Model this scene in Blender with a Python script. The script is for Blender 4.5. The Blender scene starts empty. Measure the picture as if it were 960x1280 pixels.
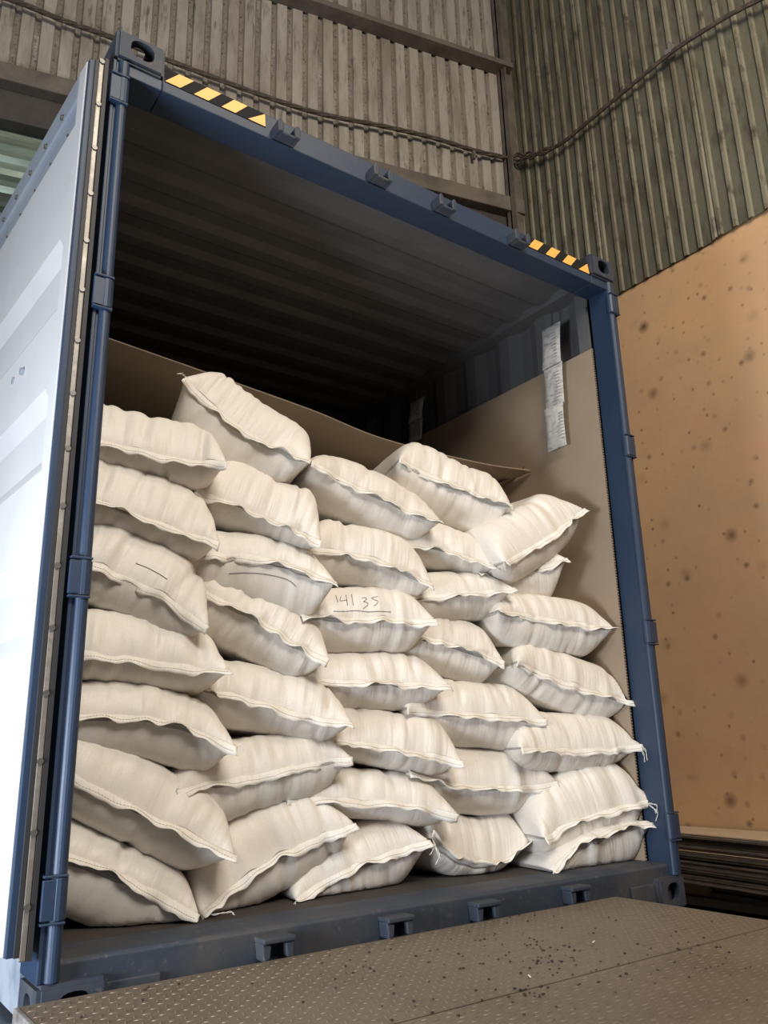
import bpy, bmesh, math, random
import numpy as np
from mathutils import Vector, Matrix
from mathutils.bvhtree import BVHTree
random.seed(5); rng = np.random.default_rng(5)
C = bpy.context.scene.collection

# ------------------------------------------------------------------ camera
CAM = np.array([-0.5653, -2.1874, 0.6216]); YAW, PIT, ROL, FPX = 0.62577, 0.28315, -0.02552, 1023.16
_f = np.array([math.sin(YAW)*math.cos(PIT), math.cos(YAW)*math.cos(PIT), math.sin(PIT)])
_r = np.array([math.cos(YAW), -math.sin(YAW), 0.0]); _u = np.cross(_r, _f)
RT = math.cos(ROL)*_r + math.sin(ROL)*_u
UP = -math.sin(ROL)*_r + math.cos(ROL)*_u
def at(px, py, axis, val):
    """point of the place seen at a picture position, on a world plane"""
    d = RT*(px-480)/FPX - UP*(py-640)/FPX + _f
    t = (val-CAM[axis])/d[axis]
    return CAM + t*d
cam = bpy.data.cameras.new('camera'); camo = bpy.data.objects.new('camera', cam); C.objects.link(camo)
camo.matrix_world = Matrix(((RT[0], UP[0], -_f[0], CAM[0]), (RT[1], UP[1], -_f[1], CAM[1]), (RT[2], UP[2], -_f[2], CAM[2]), (0, 0, 0, 1)))
cam.sensor_fit = 'VERTICAL'; cam.sensor_height = 36; cam.lens = FPX/1280*36; cam.clip_start = .05
bpy.context.scene.camera = camo

# ------------------------------------------------------------------ light
sc = bpy.context.scene
sc.view_settings.view_transform = 'Standard'; sc.view_settings.look = 'None'; sc.view_settings.gamma = 1
sc.view_settings.use_curve_mapping = False; sc.view_settings.exposure = 0.0
w = bpy.data.worlds.new('world'); sc.world = w; w.use_nodes = True
w.node_tree.nodes['Background'].inputs[0].default_value = (.80, .86, 1, 1)
w.node_tree.nodes['Background'].inputs[1].default_value = .16
def area(name, loc, target, size, power, col):
    l = bpy.data.lights.new(name, 'AREA'); l.shape = 'RECTANGLE'; l.size, l.size_y = size; l.energy = power; l.color = col
    o = bpy.data.objects.new(name, l); C.objects.link(o); o.location = loc
    o.rotation_euler = (Vector(target)-Vector(loc)).to_track_quat('-Z', 'Y').to_euler()
area('assumed_roof_light', (0.0, -4.6, 5.2), (1.2, .3, .9), (2.6, 1.8), 300, (1, .93, .83))      # assumed hall light above and behind the viewer, source unseen
area('added_wall_lamp', (1.6, -2.6, 5.8), (4, -.3, 3.4), (1.2, 1.2), 90, (1, .82, .60))       # added warm lamp, unseen, aimed at the painted wall
area('added_left_fill', (-1.9, -.55, .45), (0, .3, .9), (.9, .8), 125, (.84, .91, 1)) # added fill light at left, unseen; brightens white door and left post

# ------------------------------------------------------------------ materials
def mat(name, col, rough=.6, metal=0, noise=None, bump=None, spec=.5, spots=None, crease=False, emit=None):
    """noise=(scale, colour, lo, hi)  spots=(scale, colour, thr)  bump=(scale, strength, detail)"""
    m = bpy.data.materials.new(name); m.use_nodes = True; nt = m.node_tree; N = nt.nodes; Lk = nt.links
    b = N['Principled BSDF']; b.inputs['Roughness'].default_value = rough; b.inputs['Metallic'].default_value = metal
    b.inputs['Specular IOR Level'].default_value = spec
    tc = N.new('ShaderNodeTexCoord'); cur = None
    rgb = N.new('ShaderNodeRGB'); rgb.outputs[0].default_value = (*col, 1); cur = rgb.outputs[0]
    def layer(cur, fac, c2):
        mx = N.new('ShaderNodeMix'); mx.data_type = 'RGBA'; Lk.new(fac, mx.inputs[0]); Lk.new(cur, mx.inputs[6])
        mx.inputs[7].default_value = (*c2, 1); return mx.outputs[2]
    def ramp(src, lo, hi):
        r = N.new('ShaderNodeMapRange'); r.inputs['From Min'].default_value = lo; r.inputs['From Max'].default_value = hi
        Lk.new(src, r.inputs[0]); return r.outputs[0]
    for nz in (noise or []):
        s, c2, lo, hi = nz[:4]; mp = N.new('ShaderNodeMapping'); Lk.new(tc.outputs['Object'], mp.inputs[0])
        if len(nz) > 4: mp.inputs['Scale'].default_value = nz[4]
        n = N.new('ShaderNodeTexNoise'); n.inputs['Scale'].default_value = s; n.inputs['Detail'].default_value = 6
        n.inputs['Roughness'].default_value = .65; Lk.new(mp.outputs[0], n.inputs[0])
        cur = layer(cur, ramp(n.outputs[0], lo, hi), c2)
    for s, c2, r0, r1, keep in (spots or []):
        v = N.new('ShaderNodeTexVoronoi'); v.voronoi_dimensions = '2D'; v.inputs['Scale'].default_value = s
        ns = N.new('ShaderNodeTexNoise'); ns.inputs['Scale'].default_value = s*6; Lk.new(tc.outputs['Object'], ns.inputs[0])
        va = N.new('ShaderNodeVectorMath'); va.operation = 'MULTIPLY_ADD'; Lk.new(ns.outputs['Color'], va.inputs[0])
        va.inputs[1].default_value = (.05/s,)*3; Lk.new(tc.outputs['Object'], va.inputs[2]); q1 = N.new('ShaderNodeSeparateXYZ'); q2 = N.new('ShaderNodeCombineXYZ'); Lk.new(va.outputs[0], q1.inputs[0]); Lk.new(q1.outputs[1], q2.inputs[0]); Lk.new(q1.outputs[2], q2.inputs[1]); Lk.new(q2.outputs[0], v.inputs[0])
        d = ramp(v.outputs['Distance'], r1, r0)
        sp = N.new('ShaderNodeSeparateColor'); Lk.new(v.outputs['Color'], sp.inputs[0])
        g = N.new('ShaderNodeMath'); g.operation = 'GREATER_THAN'; g.inputs[1].default_value = keep; Lk.new(sp.outputs[0], g.inputs[0])
        k = N.new('ShaderNodeMath'); k.operation = 'MULTIPLY'; Lk.new(d, k.inputs[0]); Lk.new(g.outputs[0], k.inputs[1])
        k2 = N.new('ShaderNodeMath'); k2.operation = 'MULTIPLY'; Lk.new(k.outputs[0], k2.inputs[0]); Lk.new(sp.outputs[1], k2.inputs[1])
        cur = layer(cur, k2.outputs[0], c2)
    Lk.new(cur, b.inputs['Base Color'])
    if bump:
        prev = None
        if crease:                                             # fine pleats that run back from the sewn end
            uv = N.new('ShaderNodeUVMap'); oi = N.new('ShaderNodeObjectInfo'); sx = N.new('ShaderNodeSeparateXYZ'); Lk.new(uv.outputs[0], sx.inputs[0])
            wv = N.new('ShaderNodeMath'); wv.operation = 'MULTIPLY'; wv.inputs[1].default_value = 60; Lk.new(oi.outputs['Random'], wv.inputs[0])
            fade = N.new('ShaderNodeMapRange'); fade.inputs['From Min'].default_value = .0; fade.inputs['From Max'].default_value = .30
            fade.inputs['To Min'].default_value = 1; fade.inputs['To Max'].default_value = .12; Lk.new(sx.outputs[1], fade.inputs[0])
            for sca, amp in (((7, 1.8, 1), .015), ((19, 3.4, 1), .0045)):
                mp = N.new('ShaderNodeMapping'); mp.inputs['Scale'].default_value = sca; Lk.new(uv.outputs[0], mp.inputs[0])
                n = N.new('ShaderNodeTexNoise'); n.noise_dimensions = '4D'; n.inputs['Scale'].default_value = 1; n.inputs['Detail'].default_value = 3
                n.inputs['Distortion'].default_value = .35; Lk.new(mp.outputs[0], n.inputs['Vector']); Lk.new(wv.outputs[0], n.inputs['W'])
                rg = N.new('ShaderNodeMath'); rg.operation = 'SUBTRACT'; Lk.new(n.outputs[0], rg.inputs[0]); rg.inputs[1].default_value = .5
                ab = N.new('ShaderNodeMath'); ab.operation = 'ABSOLUTE'; Lk.new(rg.outputs[0], ab.inputs[0])
                mu = N.new('ShaderNodeMath'); mu.operation = 'MULTIPLY'; Lk.new(ab.outputs[0], mu.inputs[0]); Lk.new(fade.outputs[0], mu.inputs[1])
                bp = N.new('ShaderNodeBump'); bp.inputs['Strength'].default_value = .9; bp.inputs['Distance'].default_value = amp
                Lk.new(mu.outputs[0], bp.inputs['Height'])
                if prev: Lk.new(prev, bp.inputs['Normal'])
                prev = bp.outputs[0]
        for s, st, dist in bump:
            n = N.new('ShaderNodeTexNoise'); n.inputs['Scale'].default_value = s; n.inputs['Detail'].default_value = 4
            Lk.new(tc.outputs['Object'], n.inputs[0])
            bp = N.new('ShaderNodeBump'); bp.inputs['Strength'].default_value = st; bp.inputs['Distance'].default_value = dist
            Lk.new(n.outputs[0], bp.inputs['Height'])
            if prev: Lk.new(prev, bp.inputs['Normal'])
            prev = bp.outputs[0]
        Lk.new(prev, b.inputs['Normal'])
    if emit: b.inputs['Emission Color'].default_value = (*emit, 1); b.inputs['Emission Strength'].default_value = 1
    return m
M = {}
M['blue'] = mat('blue_paint', (.013, .030, .066), .5, 0, [(3, (.019, .037, .070), .45, .75), (28, (.035, .043, .06), .62, .8)], [(60, .15, .002)])
M['blue_worn'] = mat('worn_blue_paint', (.026, .036, .056), .65, 0, [(4, (.055, .056, .06), .45, .66, (1, 3, 1)), (40, (.10, .092, .082), .6, .72)], [(70, .25, .002)])
M['door_white'] = mat('door_white_paint', (.53, .53, .53), .45, 0, [(2, (.48, .485, .49), .45, .7)], [(40, .05, .002)])
M['door_grey'] = mat('door_grey_paint', (.28, .31, .35), .5, 0, [(3, (.22, .25, .30), .4, .7)])
M['rubber'] = mat('black_rubber', (.02, .021, .024), .6)
M['gasket'] = mat('gasket_strip_metal', (.27, .25, .225), .5, .7, [(9, (.45, .42, .38), .5, .7)], [(25, .2, .003)])
M['screw'] = mat('screw_metal', (.16, .15, .14), .4, .7)
M['tape_black'] = mat('black_tape', (.012, .012, .013), .75, spec=.2)
M['tape_yellow'] = mat('yellow_tape', (.83, .47, .11), .4)
M['inner_grey'] = mat('container_inner_paint', (.105, .105, .11), .6, 0, [(4, (.08, .08, .085), .4, .7)])
M['plywood'] = mat('plywood_floor', (.045, .037, .031), .8, 0, [(14, (.03, .025, .022), .45, .7, (1, 6, 1))], [(50, .2, .002)])
M['card'] = mat('brown_cardboard', (.30, .228, .16), .8, 0, [(2.5, (.26, .198, .14), .4, .7)], [(6, .1, .01)])
M['card_edge'] = mat('cardboard_cut_edge', (.25, .19, .13), .9, 0, [(160, (.10, .07, .05), .45, .6)])
M['card_dark'] = mat('stacked_cardboard_edges', (.13, .105, .08), .9, 0, [(8, (.06, .048, .038), .4, .65, (1, 1, 12)), (140, (.26, .20, .15), .6, .75)])
M['card_light'] = mat('pale_cardboard', (.50, .385, .26), .8, 0, [(4, (.44, .33, .22), .4, .7)])
M['sack'] = mat('woven_white_plastic', (.775, .735, .675), .46, 0, [(5, (.73, .685, .62), .4, .75), (240, (.67, .625, .56), .52, .72)], [(9, .18, .02), (420, .18, .001)], .35, crease=True)
M['flap'] = mat('sewn_hem_fabric', (.80, .77, .71), .55, 0, [(60, (.70, .65, .56), .5, .7, (3, 1, 1))], [(300, .3, .001)], .3)
M['thread'] = mat('cotton_thread', (.72, .70, .66), .8)
M['stitch'] = mat('stitching_line', (.42, .36, .28), .8)
M['ink'] = mat('marker_ink', (.11, .10, .10), .7)
M['steel_wall'] = mat('dirty_grey_steel_sheet', (.36, .33, .285), .6, 0, [(1.6, (.23, .20, .165), .42, .62, (2.5, 2.5, .6)), (7, (.12, .10, .08), .55, .70, (3, 3, .5)), (55, (.13, .105, .08), .64, .76)], [(30, .2, .004)])
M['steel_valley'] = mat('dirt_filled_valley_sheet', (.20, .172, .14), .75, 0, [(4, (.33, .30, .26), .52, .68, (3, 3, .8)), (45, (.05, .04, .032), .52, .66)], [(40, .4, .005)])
M['green_wall'] = mat('grimy_green_steel_sheet', (.20, .188, .132), .55, 0, [(1.3, (.12, .105, .07), .42, .60, (2, 2, .7)), (5, (.07, .06, .042), .54, .66, (1.5, 1.5, 1)), (50, (.06, .05, .035), .64, .76)], [(26, .25, .005)])
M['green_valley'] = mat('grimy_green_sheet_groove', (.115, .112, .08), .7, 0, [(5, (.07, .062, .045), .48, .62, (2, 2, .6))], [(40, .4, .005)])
M['peach'] = mat('stained_peach_paint', (.62, .385, .205), .75, 0, [(1.1, (.52, .34, .20), .42, .66), (.8, (.56, .32, .20), .55, .72), (14, (.47, .29, .16), .62, .78)], [(12, .08, .01)],
                 spots=[(2.6, (.12, .06, .03), .01, .14, .15), (5.5, (.19, .11, .06), .01, .14, .45), (14, (.22, .135, .075), .04, .20, .78)])
M['beam'] = mat('grimy_steel_beam', (.15, .128, .105), .75, 0, [(5, (.09, .076, .062), .4, .65), (40, (.22, .19, .16), .62, .75)], [(30, .4, .006)])
M['beam_dark'] = mat('dark_steel_beam', (.06, .053, .047), .75, 0, [(5, (.04, .035, .03), .4, .65)], [(30, .4, .006)])  # darker tone of the beam steel, for the lower lintel band
M['cable'] = mat('old_cable_rubber', (.055, .043, .032), .75, 0, [(30, (.13, .10, .075), .5, .7)], [(60, .4, .004)])
M['shutter'] = mat('green_shutter_steel', (.24, .30, .24), .3, .3, [(4, (.15, .19, .15), .4, .7, (1, 1, 6))])
M['shutter_brown'] = mat('brown_slat_steel', (.20, .16, .13), .6, .1, [(4, (.12, .10, .09), .4, .7, (1, 1, 6))])
M['plate'] = mat('worn_checker_plate', (.175, .142, .105), .55, .25, [(2.2, (.135, .108, .08), .4, .68), (26, (.10, .082, .063), .56, .74), (90, (.23, .19, .145), .6, .75)], [(90, .35, .002)])
M['tread'] = mat('rubbed_tread_steel', (.225, .188, .145), .45, .4, [(30, (.16, .13, .10), .45, .65)])
M['plate_edge'] = mat('scuffed_plate_edge', (.40, .38, .36), .4, .5, [(20, (.20, .18, .16), .45, .65)])
M['debris'] = mat('dark_seed', (.025, .017, .012), .8)
M['paper'] = mat('paper_scrap_white', (.75, .72, .66), .7)
M['floor'] = mat('dusty_concrete', (.085, .075, .063), .9, 0, [(3, (.06, .053, .045), .4, .65), (40, (.12, .105, .09), .6, .75)], [(20, .3, .01)])
M['chassis'] = mat('trailer_steel_grey', (.10, .115, .14), .5, .1, [(6, (.07, .08, .10), .4, .7)])
M['side_lit'] = mat('lit_blue_side_paint', (.30, .335, .38), .5, 0, [(7, (.17, .20, .25), .45, .7)], [(40, .3, .004)])  # container blue lightened for the left rail, light on that side put into the colour
M['pouch'] = mat('desiccant_pouch_film', (.50, .49, .46), .4, 0, [(22, (.30, .29, .27), .5, .64, (1, 1, 3))], [(30, .5, .01)])
M['clip'] = mat('galvanised_clip', (.55, .52, .46), .35, .8)

# ------------------------------------------------------------------ helpers
def tag(o, label=None, cat=None, group=None, kind=None):
    if label: o['label'] = label
    if cat: o['category'] = cat
    if group: o['group'] = group
    if kind: o['kind'] = kind
    return o
def empty(name, loc=(0, 0, 0), parent=None):
    o = bpy.data.objects.new(name, None); C.objects.link(o); o.location = loc
    if parent: o.parent = parent
    return o
def mesh_obj(name, me, parent=None, origin=None):
    """links a mesh given in world coordinates; children are set in their parent's frame"""
    o = bpy.data.objects.new(name, me); C.objects.link(o)
    if parent is not None:
        o.parent = parent; off = Vector((0, 0, 0)); p = parent
        while p: off += p.location; p = p.parent
        me.transform(Matrix.Translation(-off))
    elif origin is not None:
        me.transform(Matrix.Translation(-Vector(origin))); o.location = origin
    return o
def link(name, bm, m, parent=None, origin=None, smooth=False, bevel=None):
    me = bpy.data.meshes.new(name); bm.normal_update(); bm.to_mesh(me); bm.free()
    for x in (m if isinstance(m, (list, tuple)) else [m]): me.materials.append(x)
    if smooth: me.shade_smooth()
    o = mesh_obj(name, me, parent, origin)
    if bevel:
        b = o.modifiers.new('bevel', 'BEVEL'); b.width = bevel; b.segments = 2; b.limit_method = 'ANGLE'
    return o
def box(bm, lo, hi, mi=0):
    v = [bm.verts.new((x, y, z)) for x in (lo[0], hi[0]) for y in (lo[1], hi[1]) for z in (lo[2], hi[2])]
    for f in ((0, 1, 3, 2), (4, 6, 7, 5), (0, 4, 5, 1), (2, 3, 7, 6), (0, 2, 6, 4), (1, 5, 7, 3)):
        bm.faces.new([v[i] for i in f]).material_index = mi
    return v
def prism(bm, pts, axis, a, b, mi=0):
    """extrudes a closed outline of 2-D points along an axis"""
    def P(p, t):
        return ((t, p[0], p[1]), (p[0], t, p[1]), (p[0], p[1], t))[axis]
    A = [bm.verts.new(P(p, a)) for p in pts]; B = [bm.verts.new(P(p, b)) for p in pts]
    n = len(pts)
    for i in range(n): bm.faces.new((A[i], A[(i+1) % n], B[(i+1) % n], B[i])).material_index = mi
    bm.faces.new(A[::-1]).material_index = mi; bm.faces.new(B).material_index = mi
    bmesh.ops.recalc_face_normals(bm, faces=bm.faces)
def tube(bm, pts, r, seg=8, cap=True):
    pts = [Vector(p) for p in pts]; rings = []
    for i, p in enumerate(pts):
        t = (pts[min(i+1, len(pts)-1)]-pts[max(i-1, 0)]).normalized()
        a = t.cross(Vector((0, 0, 1)));
        if a.length < .2: a = t.cross(Vector((1, 0, 0)))
        a.normalize(); b = t.cross(a); rr = r[i] if isinstance(r, (list, tuple)) else r
        rings.append([bm.verts.new(p+a*rr*math.cos(2*math.pi*k/seg)+b*rr*math.sin(2*math.pi*k/seg)) for k in range(seg)])
    for A, B in zip(rings, rings[1:]):
        for k in range(seg): bm.faces.new((A[k], A[(k+1) % seg], B[(k+1) % seg], B[k]))
    if cap and seg > 2: bm.faces.new(rings[0][::-1]); bm.faces.new(rings[-1])
def cyl(bm, c, axis, r, h, seg=14):
    d = [0, 0, 0]; d[axis] = h/2; tube(bm, [Vector(c)-Vector(d), Vector(c)+Vector(d)], r, seg)
def spline(pts, n=8):
    P = [np.array(p, float) for p in pts]; P = [2*P[0]-P[1]]+P+[2*P[-1]-P[-2]]; out = []
    for i in range(1, len(P)-2):
        for k in range(n):
            t = k/n
            out.append(.5*((2*P[i])+(-P[i-1]+P[i+1])*t+(2*P[i-1]-5*P[i]+4*P[i+1]-P[i+2])*t*t+(-P[i-1]+3*P[i]-3*P[i+1]+P[i+2])*t**3))
    out.append(P[-2]); return out
def corr_sheet(s0, s1, z0, z1, pitch, depth, crest, slope, place, thick=.0, nz=1, jit=0):
    """trapezoid sheet with vertical ribs; place(s, out, z) -> point; crest faces material 0, valleys 1"""
    bm = bmesh.new(); prof = []
    s = s0
    while s < s1-1e-6:
        for a, o in ((0, 1), (crest, 1), (crest+slope, 0), (pitch-slope, 0)):
            if s+a <= s1+1e-6: prof.append((s+a, o))
        s += pitch
    prof.append((s1, prof[0][1])); cols = []
    for k, (a, o) in enumerate(prof):
        col = []
        for j in range(nz+1):
            z = z0+(z1-z0)*j/nz
            col.append(bm.verts.new(place(a, o*depth+jit*math.sin(a*3.1+z*2.3), z)))
        cols.append(col)
    for k in range(len(cols)-1):
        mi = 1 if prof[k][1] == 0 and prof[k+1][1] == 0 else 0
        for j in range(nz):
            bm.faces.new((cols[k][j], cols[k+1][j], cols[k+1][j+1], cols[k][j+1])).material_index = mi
    return bm

# ------------------------------------------------------------------ the hall
ZF = -.30
bm = bmesh.new(); box(bm, (-9, -9, ZF-.1), (4.15, 9, ZF)); link('floor', bm, M['floor'])['kind'] = 'structure'
WX = 4.0; YC = 2.016; ZL = 5.08
bm = bmesh.new(); box(bm, (WX, -7, ZF), (WX+.2, YC+.3, 4.4))
wr = link('wall_right', bm, M['peach']); tag(wr, kind='structure')
y = -7.0+.02
while y < YC-.03:
    y1 = min(y+.91, YC)
    off = .004*random.random(); zz = 3.80+random.uniform(-.012, .012)
    b2 = corr_sheet(y, y1, zz, 9.0, .108, .015, .020, .009, lambda s, o, z: (WX-.012-off-o, s, z), nz=6, jit=.004)
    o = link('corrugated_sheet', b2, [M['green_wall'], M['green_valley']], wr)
    sm = o.modifiers.new('thickness', 'SOLIDIFY'); sm.thickness = .004; sm.offset = 0
    y = y1
BD = np.array([-.97492, .22249, 0]); BN = np.array([-.22249, -.97492, 0])   # along the gable wall, and out of it
c0 = np.array([WX, YC, 0])
def bw(s, out, z): return tuple(c0+BD*s+BN*out+np.array([0, 0, z]))
wb = empty('wall_back', bw(3, 0, ZL)); tag(wb, kind='structure')
s = .02
while s < 9:
    off = .004*random.random()
    b2 = corr_sheet(s, s+.91, ZL+.03, 9.2, .13, .026, .078, .010, lambda a, o, z: bw(a, o+off, z), nz=6, jit=.004)
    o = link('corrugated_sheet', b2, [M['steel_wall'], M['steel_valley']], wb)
    sm = o.modifiers.new('thickness', 'SOLIDIFY'); sm.thickness = .004; sm.offset = 0
    s += .91
def beam_bw(name, s0, s1, z0, z1, o0, o1):
    bm = bmesh.new(); v = box(bm, (0, 0, 0), (1, 1, 1))
    for q in v:
        q.co = bw(s0+(s1-s0)*q.co.x, o0+(o1-o0)*q.co.y, z0+(z1-z0)*q.co.z)
    bmesh.ops.recalc_face_normals(bm, faces=bm.faces); return bm
bm = beam_bw('x', 0, 9, ZL-.10, ZL+.04, -.03, .09); o = link('trim_1', bm, M['beam'], bevel=.008); tag(o, kind='structure')
bm = beam_bw('x', 0, 9, ZL-.34, ZL-.10, -.12, .0); o = link('trim_2', bm, M['beam_dark'], bevel=.008); tag(o, kind='structure')
# girt: an angle bar, its flat and its lip
bm = beam_bw('x', .05, 9, 6.44, 6.455, .03, .16); b2 = beam_bw('x', .05, 9, 6.455, 6.56, .03, .042)
me = bpy.data.meshes.new('t'); b2.to_mesh(me); bm.from_mesh(me); b2.free()
b2 = beam_bw('x', .05, 9, 6.455, 6.49, .15, .16); b2.to_mesh(me); bm.from_mesh(me)
o = link('trim_3', bm, M['beam']); tag(o, kind='structure')
# corner column
bm = bmesh.new(); box(bm, (WX-.16, YC-.06, ZF), (WX-.02, YC-.045, 9)); box(bm, (WX-.16, YC-.11, ZF), (WX-.145, YC-.01, 9))
o = link('trim_4', bm, M['beam']); tag(o, kind='structure')

# shutter coil under the lintel, on the left side
sh = empty('roller_shutter', bw(4.5, -.35, 4.55)); tag(sh, 'green rolled-up steel shutter under the dark lintel, left of the container', 'shutter')
bm = bmesh.new(); R0 = .27; n = 44; rings = []
for k in range(n):
    a = 2*math.pi*k/n; rr = R0+(.018 if k % 3 == 0 else 0)
    rings.append([bm.verts.new(bw(s_, -.36+rr*math.cos(a), 4.60+rr*math.sin(a))) for s_ in (2.6, 8.5)])
for k in range(n): bm.faces.new((rings[k][0], rings[k][1], rings[(k+1) % n][1], rings[(k+1) % n][0]))
bmesh.ops.recalc_face_normals(bm, faces=bm.faces); link('shutter_coil', bm, M['shutter'], sh)
z = 4.28
while z > 3.55:
    bm = bmesh.new(); g = [(-.57, z), (-.555, z+.02), (-.545, z+.045), (-.555, z+.07), (-.57, z+.085), (-.58, z+.085), (-.58, z)]
    A = [bm.verts.new(bw(2.9, p[0], p[1])) for p in g]; B = [bm.verts.new(bw(8.5, p[0], p[1])) for p in g]
    for i in range(len(g)): bm.faces.new((A[i], A[(i+1) % len(g)], B[(i+1) % len(g)], B[i]))
    bmesh.ops.recalc_face_normals(bm, faces=bm.faces); link('slat', bm, M['shutter_brown'], sh); z -= .09

# cable bundle along both walls
def wallhit(px, py, out):
    d = RT*(px-480)/FPX - UP*(py-640)/FPX + _f; n = -BN
    t = ((c0+BN*out-CAM)@n)/(d@n); return CAM+t*d
cab = empty('cable_bundle', wallhit(645, 195, .1)); tag(cab, 'dark twisted cable bundle strung across both corrugated walls through the corner', 'cable')
pa = [wallhit(x_, y_, .09) for x_, y_ in ((-60, -22), (20, 2), (80, 26), (140, 47), (209, 75), (330, 120), (400, 142), (480, 158), (540, 172), (600, 190), (640, 198))]
pb = [at(x_, y_, 0, WX-.09) for x_, y_ in ((668, 193), (700, 180), (735, 152), (785, 110), (838, 66), (880, 38), (920, 14), (985, -18))]
path = spline(pa+pb, 10)
for k in range(4):
    bm = bmesh.new(); pts = []
    for i, p in enumerate(path):
        a = i*.55+k*math.pi/2; rr = .010
        near = math.exp(-((i-105)/9)**2)
        pts.append(p+np.array([0, 0, rr*math.sin(a)-near*.05*(k-1.5)*(.4+.3*math.sin(i))])+BN*(rr*math.cos(a)))
    tube(bm, pts, .0098, 6); link('cable', bm, M['cable'], cab, smooth=True)
p = at(838, 66, 0, WX-.07); bm = bmesh.new(); cyl(bm, p, 1, .035, .05, 14); box(bm, p+np.array([.0, -.01, .01]), p+np.array([.05, .01, .09]))
link('cable_clip', bm, M['clip'], cab)
bm = bmesh.new(); p = wallhit(592, 190, .09); box(bm, p-np.array([.012, .012, .07]), p+np.array([.012, .012, .02])); link('cable_clip', bm, M['beam'], cab)

# ------------------------------------------------------------------ container
W_, H_, L_ = 2.438, 2.896, 6.06; FZ = .165
ct = empty('shipping_container', (0, 0, 0)); tag(ct, 'open dark blue shipping container loaded with white sacks', 'container')
def boolean(bm, cutters):
    me = bpy.data.meshes.new('t'); bm.to_mesh(me); bm.free(); o = bpy.data.objects.new('t', me); C.objects.link(o); cs = []
    for cb in cutters:
        cm = bpy.data.meshes.new('c'); bmesh.ops.recalc_face_normals(cb, faces=cb.faces); cb.to_mesh(cm); cb.free()
        co = bpy.data.objects.new('c', cm); C.objects.link(co); cs.append(co)
        md = o.modifiers.new('b', 'BOOLEAN'); md.object = co; md.operation = 'DIFFERENCE'; md.solver = 'EXACT'
    bpy.context.view_layer.update()
    ev = o.evaluated_get(bpy.context.evaluated_depsgraph_get()); out = bpy.data.meshes.new_from_object(ev)
    for c in cs+[o]: bpy.data.objects.remove(c)
    return out
def oval(cx, cy, w, h, n=20, p=2.6):
    return [(cx+w/2*math.copysign(abs(math.cos(a))**(2/p), math.cos(a)), cy+h/2*math.copysign(abs(math.sin(a))**(2/p), math.sin(a))) for a in [2*math.pi*k/n for k in range(n)]]
def casting(x0, x1, y0, y1, z0, z1, outer):
    bm = bmesh.new(); box(bm, (x0, y0, z0), (x1, y1, z1))
    bmesh.ops.bevel(bm, geom=bm.edges[:], offset=.010, segments=2, affect='EDGES')
    c = []
    b = bmesh.new(); box(b, (x0+.028, y0+.028, z0+.028), (x1-.028, y1-.028, z1-.028)); c.append(b)
    cx = (x0+x1)/2; cy = (y0+y1)/2; cz = (z0+z1)/2
    ya, yb = (y0-.02, y0+.06) if y0 < 1 else (y1-.06, y1+.02)
    b = bmesh.new(); prism(b, oval(cx+.004, cz+.004, .079, .070), 1, ya, yb); c.append(b)
    xa, xb = (x0-.02, x0+.06) if outer < 0 else (x1-.06, x1+.02)
    b = bmesh.new(); prism(b, oval(cy, cz, .064, .060), 0, xa, xb); c.append(b)
    zt = z1 if z0 > 1 else z0
    b = bmesh.new(); prism(b, oval(cx, cy, .064, .12), 2, zt-.05, zt+.05); c.append(b)
    me = boolean(bm, c); me.materials.clear(); me.materials.append(M['blue_worn']); mesh_obj('corner_casting', me, ct)
for z0 in (0, H_-.118):
    for x0, x1, s_ in ((0, .162, -1), (W_-.162, W_, 1)):
        for y0, y1 in ((-.004, .174), (L_-.178, L_)): casting(x0, x1, y0, y1, z0, z0+.118, s_)
# rear posts with rounded hinge bead
for sx in (-1, 1):
    def X(v): return v if sx < 0 else W_-v
    bm = bmesh.new()
    for (a, b, y0, y1) in ((.004, .050, .014, .125), (-.002, .010, .010, .17)):
        box(bm, (min(X(a), X(b)), y0, .118), (max(X(a), X(b)), y1, H_-.118))
    cyl(bm, (X(.033), .016, H_/2), 2, .018, H_-.238, 18)
    link('corner_post', bm, M['blue'], ct, bevel=.003)
    for z in (.30, 1.08, 1.93, 2.66):
        bm = bmesh.new(); a, b = sorted((X(-.008), X(.050)))
        box(bm, (a, -.008, z-.055), (b, .02, z-.049)); box(bm, (a, -.008, z+.049), (b, .02, z+.055))
        cyl(bm, (X(.033), .014, z), 2, .021, .094, 14); box(bm, (min(X(-.008), X(.030)), -.004, z-.045), (max(X(-.008), X(.030)), .012, z+.045))
        link('hinge', bm, M['blue'], ct, bevel=.002)
    # front end posts
    bm = bmesh.new(); a, b = sorted((X(0), X(.09))); box(bm, (a, L_-.15, .118), (b, L_, H_-.118)); link('corner_post', bm, M['blue'], ct)
# header
bm = bmesh.new(); prism(bm, [(.010, 2.735), (.022, 2.846), (.045, 2.862), (.10, 2.862), (.13, 2.84), (.13, 2.735)], 0, .161, W_-.161)
link('door_header', bm, M['blue'], ct, bevel=.004)
for xa, xb in ((.05, .1605), (W_-.1605, W_-.05)):
    bm = bmesh.new(); box(bm, (xa, .012, 2.735), (xb, .13, 2.777)); link('header_gusset', bm, M['blue'], ct, bevel=.003)
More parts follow.
